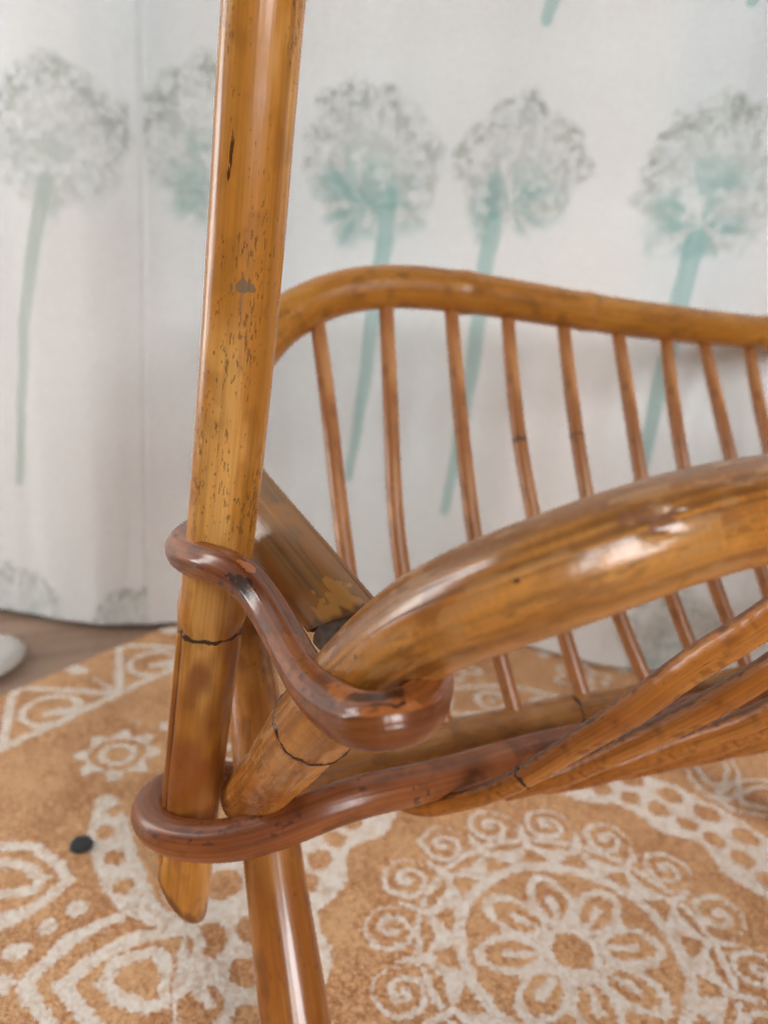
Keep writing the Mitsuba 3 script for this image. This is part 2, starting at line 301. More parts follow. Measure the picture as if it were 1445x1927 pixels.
# ------------------------------------------------------------------ materials
def gloss(color, rough=0.3, bump=None, bscale=1.0, coat=0.5, coat_gloss=0.95, spec=0.5):
    b = {'type': 'principled', 'base_color': color, 'roughness': rough, 'specular': spec, 'clearcoat': coat, 'clearcoat_gloss': coat_gloss}
    if bump is not None:
        b = {'type': 'bumpmap', 'arbitrary': bump, 'scale': bscale, 'bsdf': b}
    return b


def blob(uv, c, ru, rv, jit, seed=0.0):
    """1 inside a ragged patch of half-widths ru (turns), rv (metres) round the uv point c"""
    a = dr.square((uv.x - c[0]) / ru) + dr.square((uv.y - c[1]) / rv)
    return smoothstep(1.12, .88, a + jit)


def cane_color(uv, girth, dark, mid, light, seed, fleck=1.0, stretch=1.0, blotch=.45):
    au = uv.x * girth
    grain = fbm(au * 420 + seed, uv.y * 13 * stretch, seed, 3)
    fine = noise(au * 1900 + seed, uv.y * 40, seed + 3)
    patch = fbm(au * 75 + seed * 3, uv.y * 27, seed + 9, 3)
    c = mix(mid, light, smoothstep(.42, .72, patch) * .8)
    c = mix(c, dark, smoothstep(.50, .90, grain) * .38)
    mottle = fbm(au * 160 + seed, uv.y * 110, seed + 15, 3)
    c = mix(c, dark, smoothstep(.52, .80, mottle) * blotch)
    c = c * (0.88 + .24 * fine)
    if fleck:
        f = fbm(au * 1900 + seed, uv.y * 480, seed + 21, 2)
        where = fbm(au * 110, uv.y * 28, seed + 31, 2)
        c = mix(c, [.07, .026, .008], smoothstep(.80, .90, f + .85 * (where - .5)) * .7 * fleck)
    return c


GB = 0.078
def grain_bump(p, n, uv):
    au = uv.x * .078
    return noise(au * 1700, uv.y * 45, 1.0) * 3.6e-5 + noise(au * 620, uv.y * 24, 3.0) * 5e-5 + noise(au * 260, uv.y * 120, 5.0) * 0.8e-4 + noise(au * 90, uv.y * 45, 8.0) * 1.8e-4


def rattan_bump(p, n, uv):
    au = uv.x * .08
    return noise(au * 420, uv.y * 1500, 2.0) * 2.0e-5 + noise(au * 1600, uv.y * 40, 1.0) * 4.2e-5 + noise(au * 600, uv.y * 22, 3.0) * 6e-5 + noise(au * 110, uv.y * 60, 8.0) * 2.2e-4

def circ_mask(d, w=.0006):
    return smoothstep(w, -w, d)


def seg(x, y, a, b):
    """signed distance to a tapering stroke from a to b (x, y, half-width)"""
    ax, ay, ra = a
    bx, by, rb = b
    ex, ey = bx - ax, by - ay
    k = 1.0 / max(ex * ex + ey * ey, 1e-12)
    t = dr.clip(((x - ax) * ex + (y - ay) * ey) * k, 0, 1)
    dx, dy = x - ax - ex * t, y - ay - ey * t
    return dr.sqrt(dx * dx + dy * dy) - (ra + (rb - ra) * t)


def strokes(x, y, lines, d):
    for ln in lines:
        if len(ln) == 1:
            d = dr.minimum(d, dr.sqrt(dr.square(x - ln[0][0]) + dr.square(y - ln[0][1])) - ln[0][2])
        for a, b in zip(ln[:-1], ln[1:]):
            d = dr.minimum(d, seg(x, y, a, b))
    return d


def fold(a, n, phase):
    """angle a (radians) folded into one of n equal sectors, zero on the sector's axis"""
    w = 2 * math.pi / n
    b = a - phase
    return b - w * dr.round(b / w)


D2R = math.pi / 180


def rug_print(e, n):
    """white block print of the mat, as a signed distance (negative = white): one great rosette inside a straight border"""
    r = dr.sqrt(e * e + n * n)
    a = dr.atan2(n, e) + 57 * D2R
    # eye and eight petals
    d = dr.abs(r - .0138) - .0026
    f = fold(a, 8, 9 * D2R)
    x, y = r * dr.cos(f), dr.abs(r * dr.sin(f))
    el = (dr.sqrt(dr.square((x - .0335) / .0165) + dr.square(y / .0105)) - 1) * .0115
    d = dr.minimum(d, dr.abs(el) - .0023)
    d = dr.minimum(d, seg(x, y, (.017, 0, .0012), (.035, 0, .0030)))
    f2 = fold(a, 8, 31.5 * D2R)
    x2, y2 = r * dr.cos(f2), r * dr.sin(f2)
    d = dr.minimum(d, seg(x2, y2, (.016, 0, .0016), (.035, 0, .0030)))
    # ring, triangles and spirals, sixteen of each
    d = dr.minimum(d, dr.abs(r - .0585) - .0026)
    f = fold(a, 16, 9 * D2R)
    x, y = r * dr.cos(f), r * dr.sin(f)
    ya = dr.abs(y)
    band = dr.maximum(.059 - r, r - (.0785 - .35 * ya))
    tri = dr.maximum(.0630 - x, (x - .0775) * .5 + ya * .88)
    d = dr.minimum(d, dr.maximum(band, -tri))
    f = fold(a, 16, -2 * D2R)
    x, y = r * dr.cos(f) - .0955, r * dr.sin(f)
    q = dr.sqrt(x * x + y * y)
    ph = dr.atan2(y, -x) / (2 * math.pi)
    pitch = .0094
    t = q / pitch - ph - .08
    sp = dr.abs(t - dr.round(t)) * pitch - .0020
    sp = dr.maximum(sp, q - .0156)
    d = dr.minimum(d, dr.minimum(sp, q - .0026))
    d = dr.minimum(d, dr.maximum(dr.abs(r - .0815) - .0022, dr.abs(q - .014) - .006))
    f = fold(a, 16, 9.2 * D2R)
    d = dr.minimum(d, seg(r * dr.cos(f), r * dr.sin(f), (.077, 0, .0036), (.093, 0, .0016)))
    # net of round holes outside the plain ring
    edge = .1305 + .0045 * dr.cos(16 * (a - 64 * D2R))
    side = dr.cos(a - 38 * D2R) > .78
    net = dr.maximum(edge - r, r - dr.select(side, mi.Float(.182), mi.Float(.2035)))
    for rr, cnt, phs, hr in ((.1475, 48, 3.0, .0066), (.1690, 40, 1.0, .0080), (.1905, 32, 4.0, .0100)):
        f = fold(a, cnt, phs * D2R)
        hx, hy = r * dr.cos(f) - rr, r * dr.sin(f)
        net = dr.maximum(net, hr - dr.sqrt(hx * hx + hy * hy * .85))
    d = dr.minimum(d, net)
    # outer lobes
    f = fold(a, 8, 175.5 * D2R)
    x, y = r * dr.cos(f), r * dr.sin(f)
    outer = strokes(x, y, SECTOR, mi.Float(1.0))
    holes = strokes(x, y, SECTOR_HOLES, mi.Float(1.0))
    outer = dr.maximum(outer, -holes)
    fan = mi.Float(1.0)
    for ang in (76, 12):                                     # nested petals on the side away from the border
        c, s = math.cos((ang) * D2R), math.sin((ang) * D2R)
        wx, wy = r * dr.cos(a) - .130 - .042 * c, r * dr.sin(a) - .136 - .042 * s
        lx, ly = wx * c + wy * s, -wx * s + wy * c
        g = dr.sqrt(dr.square(lx / .040) + dr.square(ly / .019))
        for lv in (1.0, .60):
            fan = dr.minimum(fan, dr.abs(g - lv) * .022 - .0019)
        outer = dr.select(side & (r > .17), fan, outer)
    # lace between the net and the border
    f = fold(a, 32, 4 * D2R)
    lx, ly = r * dr.cos(f), r * dr.sin(f)
    lace = dr.minimum(dr.abs(r - .2225) - .0026, dr.abs(r - .2640 - .003 * dr.cos(16 * a)) - .0030)
    lace = dr.minimum(lace, dr.abs(dr.sqrt(dr.square(lx - .2425) + ly * ly) - .0125) - .0028)
    lace = dr.minimum(lace, dr.sqrt(dr.square(lx - .2425) + ly * ly) - .0036)
    f = fold(a, 16, 9 * D2R)
    lx, ly = r * dr.cos(f), r * dr.sin(f)
    q = dr.sqrt(dr.square(lx - .3000) + ly * ly)
    pa = dr.atan2(ly, lx - .3000)
    lace = dr.minimum(lace, dr.abs(q - .0215 - .0045 * dr.cos(6 * pa)) - .0028)
    lace = dr.minimum(lace, dr.abs(q - .0085) - .0026)
    lace = dr.minimum(lace, dr.sqrt(dr.square(lx - .331) + dr.square(dr.abs(ly) - .036)) - .0058)
    outer = dr.select(dr.cos(a - 175.5 * D2R) > .90, outer, dr.minimum(dr.select(side & (r < .27), outer, mi.Float(1.0)), dr.select(side & (r < .27), mi.Float(1.0), lace)))
    d = dr.select((r > .17) & (n < .20) | (r > .2) & (n < .345), dr.minimum(d, outer), d)
    # border: base line, triangles with a leaf, flames, and a row of small suns inside
    for nn, ee in ((n, e), (-n, e)):
        m = ee + .046
        m = m - .096 * dr.round(m / .096)
        am = dr.abs(m)
        b = dr.abs(nn - .3735) - .0034
        b = dr.minimum(b, seg(am, nn, (.000, .438, .0036), (.046, .376, .0036)))
        b = dr.minimum(b, dr.abs(dr.sqrt(dr.square(am / .020) + dr.square((nn - .390) / .019)) - 1) * .017 - .0027)
        b = dr.minimum(b, seg(m, nn, (-.004, .388, .004), (.010, .380, .006)))
        b = dr.minimum(b, seg(am, nn, (.048, .378, .003), (.0490, .405, .002)))
        b = dr.minimum(b, seg(am, nn, (.048, .425, .007), (.0485, .437, .006)))
        m2 = ee + .047
        m2 = m2 - .192 * dr.round(m2 / .192)
        q = dr.sqrt(m2 * m2 + dr.square(nn - .311))
        aa = dr.atan2(nn - .311, m2)
        b = dr.minimum(b, dr.abs(q - .0105) - .0026)
        b = dr.minimum(b, dr.abs(q - .0215 - .002 * dr.cos(8 * aa)) - .0034 - .0022 * dr.cos(8 * aa))
        d = dr.minimum(d, b)
    return d


def rug_color(p, n, uv):
    e, nn = mi.Float(uv.x), mi.Float(uv.y)
    e1 = e + (noise(e * 130, nn * 130, 1.0) - .5) * .0022
    n1 = nn + (noise(e * 130, nn * 130, 7.0) - .5) * .0022
    g = fbm(e * 620, nn * 620, 2.0, 3)
    speck = noise(e * 1500, nn * 1500, 3.0)
    d = rug_print(e1, n1) + .0002 + (g - .5) * .0048
    w = smoothstep(.0007, -.0007, d)
    big = fbm(e * 38, nn * 38, 4.0, 3)
    ground = mix([.62, .345, .165], [.38, .155, .058], smoothstep(.34, .68, g * .6 + big * .4))
    ground = mix(ground, [.74, .50, .30], smoothstep(.55, .80, speck) * .6)
    ground = mix(ground, [.26, .115, .045], smoothstep(.70, .92, noise(e * 800, nn * 800, 12.0)) * .6)
    white = mix([.74, .665, .585], [.60, .47, .36], smoothstep(.45, .8, fbm(e * 300, nn * 300, 9.0, 3)))
    white = mix(white, [.84, .80, .76], smoothstep(.6, .9, speck) * .5)
    return mix(ground, white, w * (.62 + .38 * smoothstep(.30, .55, noise(e * 700, nn * 700, 21.0) * .5 + g * .5)))


def rug_bump(p, n, uv):
    return noise(uv.x * 900, uv.y * 900, 3.0) * 4.5e-4 + noise(uv.x * 320, uv.y * 320, 6.0) * 5e-4


scene['mat_print'] = {'type': 'bumpmap', 'arbitrary': proc(rug_bump, 4e-4), 'scale': 1.0,
                      'bsdf': {'type': 'principled', 'base_color': proc(rug_color), 'roughness': .75, 'specular': .25, 'sheen': .3}}


def floor_color(p, n, uv):
    g = fbm(p.x * 6 + p.y * 3, p.y * 90 - p.x * 45, 3.0, 3)
    return mix([.36, .235, .165], [.275, .172, .118], smoothstep(.3, .7, g))


scene['floor_boards'] = {'type': 'principled', 'base_color': proc(floor_color), 'roughness': .45, 'specular': .4}


# ---- curtain print: seed-head flowers in grey green and teal
def curtain_color(p, n, uv):
    x, z = mi.Float(uv.x), mi.Float(uv.y)
    c = mix([.745, .755, .735], [.70, .745, .745], smoothstep(.35, .65, fbm(x * 9, z * 1.2, 1.0, 2)))
    c = mix(c, [.755, .73, .71], smoothstep(.52, .72, fbm(x * 7 + 3, z * .9, 6.0, 2)) * .7)
    c = mix(c, [.66, .70, .64], smoothstep(.58, .75, fbm(x * 16, z * 1.1, 9.0, 3)) * .45)
    right = x > SEAM_X
    best = mi.Float(9.0)
    qx, qz, sd = mi.Float(0.0), mi.Float(0.0), mi.Float(0.0)
    teal_k = mi.Float(0.0)
    for i, (hx, hz, hr, tk, sk) in enumerate(HEADS):
        lx, lz = (x - hx - sk * (z - hz)) / hr, (z - hz) / hr
        rr = dr.sqrt(lx * lx + lz * lz)
        ok = (rr < best) & (right if hx > SEAM_X else ~right)
        best, qx, qz = dr.select(ok, rr, best), dr.select(ok, lx, qx), dr.select(ok, lz, qz)
        sd, teal_k = dr.select(ok, 11.3 * (i + 1), sd), dr.select(ok, tk, teal_k)
    wob = fbm(qx * 2.6 + sd, qz * 2.6, sd, 2) - .5
    ang = dr.atan2(qz + .45, qx)
    rim = best + wob * .42 + .10 * (noise(ang * 7 + sd, sd, 2.0) - .5)
    # ragged hole at the lower side, where the stalks leave the head
    inside = smoothstep(1.06, .90, rim)
    d1, d2, w = voronoi(qx * 5.6 + sd + wob, qz * 5.6 + wob)
    florets = smoothstep(.26, .05, d2 - d1) * .75 + smoothstep(.46, .18, d1) * smoothstep(.35, .7, w)
    speck = smoothstep(.44, .62, fbm(qx * 9 + sd, qz * 9, 3.0, 3))
    f = dr.clip(florets * .45 + speck * .60, 0, 1)
    edge_k = .38 + .5 * smoothstep(.35, .95, best) * smoothstep(-.9, .3, qz)
    c = mix(c, [.27, .305, .255], inside * f * edge_k)
    c = mix(c, [.50, .53, .485], inside * .24)
    # teal stalks spreading from the stem's top
    ang2 = dr.atan2(qz + .62, qx)
    rad2 = dr.sqrt(qx * qx + dr.square(qz + .62))
    rays = smoothstep(.42, .62, noise(ang2 * 3.6 + sd, rad2 * 2.2 + sd, 1.0)) * .7 + smoothstep(.45, .62, fbm(qx * 3.4 + sd, qz * 3.4, 8.0, 2)) * .6
    tz = smoothstep(.98, .35, rad2 + wob * .5) * dr.clip(rays, 0, 1) * teal_k
    c = mix(c, [.21, .395, .365], tz * .60 * smoothstep(1.25, 1.0, rim))
    c = mix(c, [.74, .76, .75], inside * smoothstep(.60, .74, fbm(qx * 4.6 + sd + 9, qz * 4.6, 5.0, 2)) * .55)
    dt, dg = mi.Float(1.0), mi.Float(1.0)
    xx = x + (noise(z * 60, x * 30, 4.0) - .5) * .0016
    for i, ln in enumerate(STEMS):
        if i == 0:
            dg = strokes(xx, z, [ln], dg)
        else:
            dt = strokes(xx, z, [ln], dt)
    streak = .72 + .28 * fbm(x * 420, z * 14, 5.0, 2)
    c = mix(c, [.25, .455, .425], smoothstep(.0012, -.0012, dt) * .74 * streak)
    c = mix(c, [.41, .49, .435], smoothstep(.0014, -.0014, dg) * .8 * streak)
    weave = noise(x * 2400, z * 260, 1.0) + noise(x * 260, z * 2400, 2.0)
    return c * (.93 + .07 * weave)


def curtain_bump(p, n, uv):
    return (noise(uv.x * 1500, uv.y * 160, 1.0) + noise(uv.x * 160, uv.y * 1500, 2.0)) * 1.2e-4


scene['curtain_cloth'] = {'type': 'twosided', 'bsdf': {'type': 'bumpmap', 'arbitrary': proc(curtain_bump, 4e-4), 'scale': 1.0,
                          'bsdf': {'type': 'diffuse', 'reflectance': proc(curtain_color)}}}
scene['seam_thread'] = {'type': 'diffuse', 'reflectance': {'type': 'rgb', 'value': [.62, .61, .58]}}
scene['white_cotton'] = {'type': 'diffuse', 'reflectance': {'type': 'rgb', 'value': [.60, .58, .53]}}
scene['black_felt'] = {'type': 'principled', 'base_color': {'type': 'rgb', 'value': [.018, .022, .024]}, 'roughness': .6}
scene['joint_dark'] = {'type': 'twosided', 'bsdf': {'type': 'principled', 'base_color': {'type': 'rgb', 'value': [.052, .019, .008]}, 'roughness': .45}}
scene['plug_dark'] = {'type': 'twosided', 'bsdf': {'type': 'principled', 'base_color': proc(lambda p, n, uv: mix([.045, .028, .020], [.16, .115, .09], smoothstep(.2, .9, fbm(p.x * 260, p.y * 260, p.z * 260, 2)))), 'roughness': .4}}  # for the plug added in the gap at the rear frame end

# ------------------------------------------------------------------ the setting
labels['floor'] = {'label': 'dull brown wooden floor between the printed mat and the curtain', 'category': 'floor', 'kind': 'structure'}
fx = np.array([[-3, -3, 0], [3, -3, 0], [3, 3, 0], [-3, 3, 0.0]])
scene['floor'] = mikit.ply((fx, np.array([[0, 1, 2], [0, 2, 3]])), 'floor_boards')

# printed mat: a square cloth 3 mm thick, its rosette under the rack
RC, RA = np.array([.119, .3175]), math.radians(57)
EH, NH = .62, .4375
RE, RN = np.array([math.cos(RA), math.sin(RA)]), np.array([-math.sin(RA), math.cos(RA)])
ge, gn = np.meshgrid(np.linspace(-EH, EH, 150), np.linspace(-NH, NH, 110), indexing='ij')
edge_in = np.minimum(EH - np.abs(ge), NH - np.abs(gn))
gx = RC[0] + ge * RE[0] + gn * RN[0]
gy = RC[1] + ge * RE[1] + gn * RN[1]
gz = .0032 + .0012 * (meshkit.fbm(np.stack([gx * 9, gy * 9, gx * 0], -1), 3, 4) - .4) - .002 * np.exp(-edge_in / .004)
top = np.stack([gx, gy, gz], -1)
n_, m_ = ge.shape
ii, jj = np.meshgrid(np.arange(n_ - 1), np.arange(m_ - 1), indexing='ij')
q = (ii * m_ + jj)
faces = np.stack([q, q + m_, q + m_ + 1, q + 1], -1).reshape(-1, 4)
rimi = np.r_[np.arange(m_), np.arange(1, n_) * m_ + m_ - 1, (n_ - 1) * m_ + np.arange(m_ - 2, -1, -1), np.arange(n_ - 2, 0, -1) * m_]
low = top.reshape(-1, 3)[rimi] * [1, 1, 0] + [0, 0, .0004]
V = np.vstack([top.reshape(-1, 3), low])
UVr = np.vstack([np.stack([ge, gn], -1).reshape(-1, 2), np.stack([ge, gn], -1).reshape(-1, 2)[rimi]])
k = len(rimi)
b0 = n_ * m_
side = np.array([[rimi[i], rimi[(i + 1) % k], b0 + (i + 1) % k, b0 + i] for i in range(k)])
scene['printed_mat'] = mikit.ply((V, np.vstack([faces, side])), 'mat_print', smooth=True, uv=UVr)
labels['printed_mat'] = {'label': 'orange brown cloth mat block printed with white rosettes, spirals and a border', 'category': 'mat'}

# curtain of two joined widths, in shallow folds
from scipy.interpolate import CubicSpline
FOLD = CubicSpline([-1.2, -.9, -.62, -.44, -.345, -.25, -.175, -.08, .05, .13, .20, .30, .44, .62, .9, 1.2],
                   [.66, .635, .66, .628, .637, .624, .645, .664, .670, .664, .634, .632, .655, .63, .66, .64])


def curtain_y(x, z):
    y = FOLD(x)
    mean = .645
    k = np.clip(.55 + .45 * (1 - z / .6), .45, 1.0)
    y = mean + (y - mean) * k
    y = y + .0045 * (meshkit.fbm(np.stack([x * 34 + .25 * z, z * 1.1, x * 0], -1), 2, 12) - .5)
    y = y + .004 * (meshkit.fbm(np.stack([x * 14, z * 3, x * 0], -1), 3, 8) - .5)
    return y + .0007 * np.exp(-((x - SEAM_X + .010) / .009) ** 2)


def cloth(x0, x1, nx):
    xs = np.linspace(x0, x1, nx)
    zs = np.r_[.006, .0075, .010, np.linspace(.02, 1.7, 90)]
    X, Z = np.meshgrid(xs, zs)
    Y = curtain_y(X, Z)
    front = np.stack([X, Y, Z], -1)
    back = front + [0, .0016, 0]
    front[0, :, 1] += .0008
    a, b = front.shape[:2]
    i, j = np.meshgrid(np.arange(a - 1), np.arange(b - 1), indexing='ij')
    q = i * b + j
    f = np.stack([q, q + 1, q + b + 1, q + b], -1).reshape(-1, 4)
    uv = np.stack([X, Z], -1).reshape(-1, 2)
    j = np.arange(b - 1)
    bot = np.stack([j + a * b, j + 1 + a * b, j + 1, j], -1)
    i = np.arange(a - 1) * b
    l = np.stack([i, i + b, i + b + a * b, i + a * b], -1)
    r = np.stack([i + a * b, i + b + a * b, i + b, i], -1) + (b - 1)
    F = np.vstack([f, f[:, ::-1] + a * b, bot, l, r])
    return (np.vstack([front.reshape(-1, 3), back.reshape(-1, 3)]), F), np.vstack([uv, uv])


mesh, uv = cloth(-1.2, SEAM_X - .0006, 200)
scene['curtain__fabric_width'] = mikit.ply(mesh, 'curtain_cloth', smooth=True, uv=uv)
mesh, uv = cloth(SEAM_X + .0006, 1.2, 320)
scene['curtain__fabric_width_001'] = mikit.ply(mesh, 'curtain_cloth', smooth=True, uv=uv)
zs = np.linspace(.006, 1.7, 120)
sx = np.full_like(zs, SEAM_X)
sy = curtain_y(sx, zs)
Vs = np.concatenate([np.stack([sx + dx, sy + dy, zs], 1) for dx, dy in ((-.0007, .0004), (0, .0001), (.0007, .0004))])
j = np.arange(len(zs) - 1)
Fs = np.vstack([np.stack([j + o, j + o + len(zs), j + o + len(zs) + 1, j + o + 1], -1) for o in (0, len(zs))])
scene['curtain__seam'] = mikit.ply((Vs, Fs), 'curtain_cloth', smooth=True, uv=np.stack([Vs[:, 0] - .004, Vs[:, 2]], 1))
labels['curtain'] = {'label': 'long pale curtain printed with teal and grey green round seed heads, hanging behind the rack', 'category': 'curtain'}

# white cloth corner at the far left and the black button
th = np.linspace(0, 2 * np.pi, 64, endpoint=False)
prof = [(0, 1.0), (.5, .98), (.78, .9), (.92, .72), (1.0, .40), (.97, .08), (.9, .0)]
dirw = np.array([math.cos(1.15), math.sin(1.15)])
perp = np.array([-dirw[1], dirw[0]])
rows = []
for f_, h_ in prof:
    ell = f_ * (np.cos(th)[:, None] * dirw * .058 + np.sin(th)[:, None] * perp * .032 * (1 + .25 * np.cos(th))[:, None])
    hgt = .011 * h_ * (1 + .25 * meshkit.noise(np.stack([np.cos(th) * 2, np.sin(th) * 2, th * 0 + f_], -1), 3))
    rows.append(np.c_[WHITE_AT[0] + ell[:, 0], WHITE_AT[1] + ell[:, 1], .0042 + hgt])
V = np.vstack(rows)
j = np.arange(64)
F = np.vstack([np.stack([k * 64 + j, (k + 1) * 64 + j, (k + 1) * 64 + (j + 1) % 64, k * 64 + (j + 1) % 64], -1) for k in range(len(prof) - 1)])
scene['white_cloth'] = mikit.ply((V, F), 'white_cotton', smooth=50)
labels['white_cloth'] = {'label': 'plain off white rounded corner of cloth on the floor at the left edge', 'category': 'cloth'}

prof = [(0, .0026), (.75, .0026), (.93, .0022), (1.0, .0012), (1.0, .0)]
V = np.vstack([np.c_[BUTTON_AT[0] + f_ * .0064 * np.cos(th) * (1 + .06 * np.cos(3 * th)), BUTTON_AT[1] + f_ * .0064 * np.sin(th), th * 0 + .0040 + h_] for f_, h_ in prof])
F = np.vstack([np.stack([k * 64 + j, (k + 1) * 64 + j, (k + 1) * 64 + (j + 1) % 64, k * 64 + (j + 1) % 64], -1) for k in range(len(prof) - 1)])
scene['black_button'] = mikit.ply((V, F), 'black_felt', smooth=40)
labels['black_button'] = {'label': 'small round black button lying on the printed mat left of the rack', 'category': 'button'}

# ------------------------------------------------------------------ the rack
labels['magazine_rack__binding_cane'] = {'label': 'red brown cane loop with flaking varnish, tying the post to the front frame'}
labels['magazine_rack__base_cane'] = {'label': 'dark red brown cane that loops round the foot of the post'}
labels['magazine_rack__rear_frame__gap_plug'] = {'label': 'dark plug added to fill the dark gap past the sawn end'}
RACK = 'magazine_rack__'
labels['magazine_rack'] = {'label': 'varnished bamboo and cane magazine rack with spindle sides and a tall end post', 'category': 'magazine rack'}
TB = {k_: np.array(v_) for k_, v_ in TUBES.items()}
ends = {}

# tall end post running on into the carrying handle and down to the far post
post = TB['post'][::-1]                                     # foot first
up = post[-1, :3] - post[-2, :3]
up /= np.linalg.norm(up)
top_pts = np.array([np.r_[post[-1, :3] + up * a + L_AX * b, .0122] for a, b in ((.045, .004), (.075, .028), (.088, .075))])
half = np.vstack([post, top_pts])
NODE = {k_: np.array(v_) for k_, v_ in NODES.items()}
MARK = {k_: np.array(v_) for k_, v_ in MARKS.items()}
post_node = NODE['post'][0]
probe = Tube(half, step=.01, sides=12)
sn = float(probe.S[probe.near(post_node)])
left_front = (-.66, -.75, 0)
post_t = Tube(np.vstack([half, mirror(half)[::-1]]), step=.0025, sides=96, rough=.016, seed=1,
              flats=[((post[4, :3], (-.966, -.259, 0)), 25)],
              grooves=[((post_node, left_front), 5.0, .0016, .012, sn), ((post_node, (.92, -.38, 0)), 3.0, .0004, sn - .05, sn + .35)],
              bumps=[(sn + .0035, .0008, .0035), (sn - .002, -.0006, .003)], cut=((1.25, -.25, -.1), None))

split_u = post_t.angle((post_node, left_front)) / (2 * math.pi)
scar_uv, mark_uv = post_t.uv_at(MARK['post_scar']), post_t.uv_at(MARK['post_mark'])


def post_color(p, n, uv):
    c = cane_color(uv, .078, [.15, .046, .008], [.42, .165, .022], [.62, .32, .085], 3.0, .8, 1.0, .22)
    j = fbm(uv.x * 60, uv.y * 420, 3.0, 2) - .5
    red = smoothstep(.50, .68, fbm(uv.x * 5 + 3, uv.y * 22, 4.0, 3)) * smoothstep(sn + .02, sn - .01, uv.y)
    c = mix(c, [.20, .046, .010], red * .75)
    j2 = noise(uv.x * 900, uv.y * 160, 4.0) * 1.2 - .6
    c = mix(c, [.045, .014, .005], blob(uv, scar_uv, .008, .0046, j2 * 1.5) * .9)
    c = mix(c, [.045, .014, .005], blob(uv, (scar_uv[0] - .007, scar_uv[1] - .0066), .006, .0020, j2) * .9)
    c = mix(c, [.15, .10, .06], blob(uv, mark_uv, .040, .0018, j * 2.2) * .85)
    c = mix(c, [.15, .10, .06], blob(uv, (mark_uv[0] - .006, mark_uv[1] - .005), .006, .004, j * 2) * .6)
    c = mix(c, [.10, .035, .012], smoothstep(.008, .001, uv.y + .010 * (fbm(uv.x * 30, uv.y * 200, 6.0, 2) - .5)) * .8)
    gap = dr.abs(uv.x - split_u + .004 * (noise(uv.y * 60, 2.0, 1.0) - .5))
    c = mix(c, [.055, .020, .008], smoothstep(.0085, .0035, gap) * smoothstep(sn + .001, sn - .002, uv.y) * .85)
    c = mix(c, [.12, .040, .014], smoothstep(.0060, .0008, dr.abs(uv.y - sn + .0025) + .006 * fbm(uv.x * 40, uv.y * 200, 7.0, 2) - .002) * smoothstep(.40, .62, fbm(uv.x * 9, 2.0, 5.0, 2)) * .8)
    return c


def leg_color(p, n, uv):
    return cane_color(uv, .078, [.085, .022, .005], [.29, .092, .013], [.40, .155, .028], 13.0, .6)


def rail_color(p, n, uv):
    return cane_color(uv, .078, [.13, .044, .012], [.37, .150, .034], [.50, .245, .072], 23.0, .5)


scene['post_bamboo'] = gloss(proc(post_color), .26, proc(grain_bump, 3e-4), coat=.6)
scene['leg_bamboo'] = gloss(proc(leg_color), .20, proc(grain_bump, 3e-4), coat=.9)
scene['rail_cane'] = gloss(proc(rail_color), .32, proc(grain_bump, 3e-4), coat=.4)
post_t.put(RACK + 'handle_post', 'post_bamboo')
joint_ring(RACK + 'handle_post__joint', post_t, post_node, 3, .0016, .0006)

# front side frame: thick cane that bends down to the base
half = TB['front_frame']
probe = Tube(half, sides=12)
fnode = float(probe.S[probe.near(NODE['front_frame'][0])])
scar = MARK['front_scar']
frame_t = Tube(np.vstack([half, mirror(half)[::-1]]), step=.0025, sides=96, rough=.03, seed=5,
               pits=[(scar, .0042, .0012), (scar + [.003, .001, .003], .003, .0010), (MARK['front_hole'], .0011, .0007), (MARK['front_hole2'], .0011, .0007)],
               bumps=[(.045, -.0004, .012), (fnode, .0006, .0022), (fnode - .004, -.0005, .004)])
fs_uv = frame_t.uv_at(scar)
h_uv = [frame_t.uv_at(MARK[k_]) for k_ in ('front_hole', 'front_hole2')]
ftop = [frame_t.angle((frame_t.P[len(frame_t.P) // 5], d_)) / (2 * math.pi) for d_ in ((0, -.1, 1), (0, -.6, -.8))]


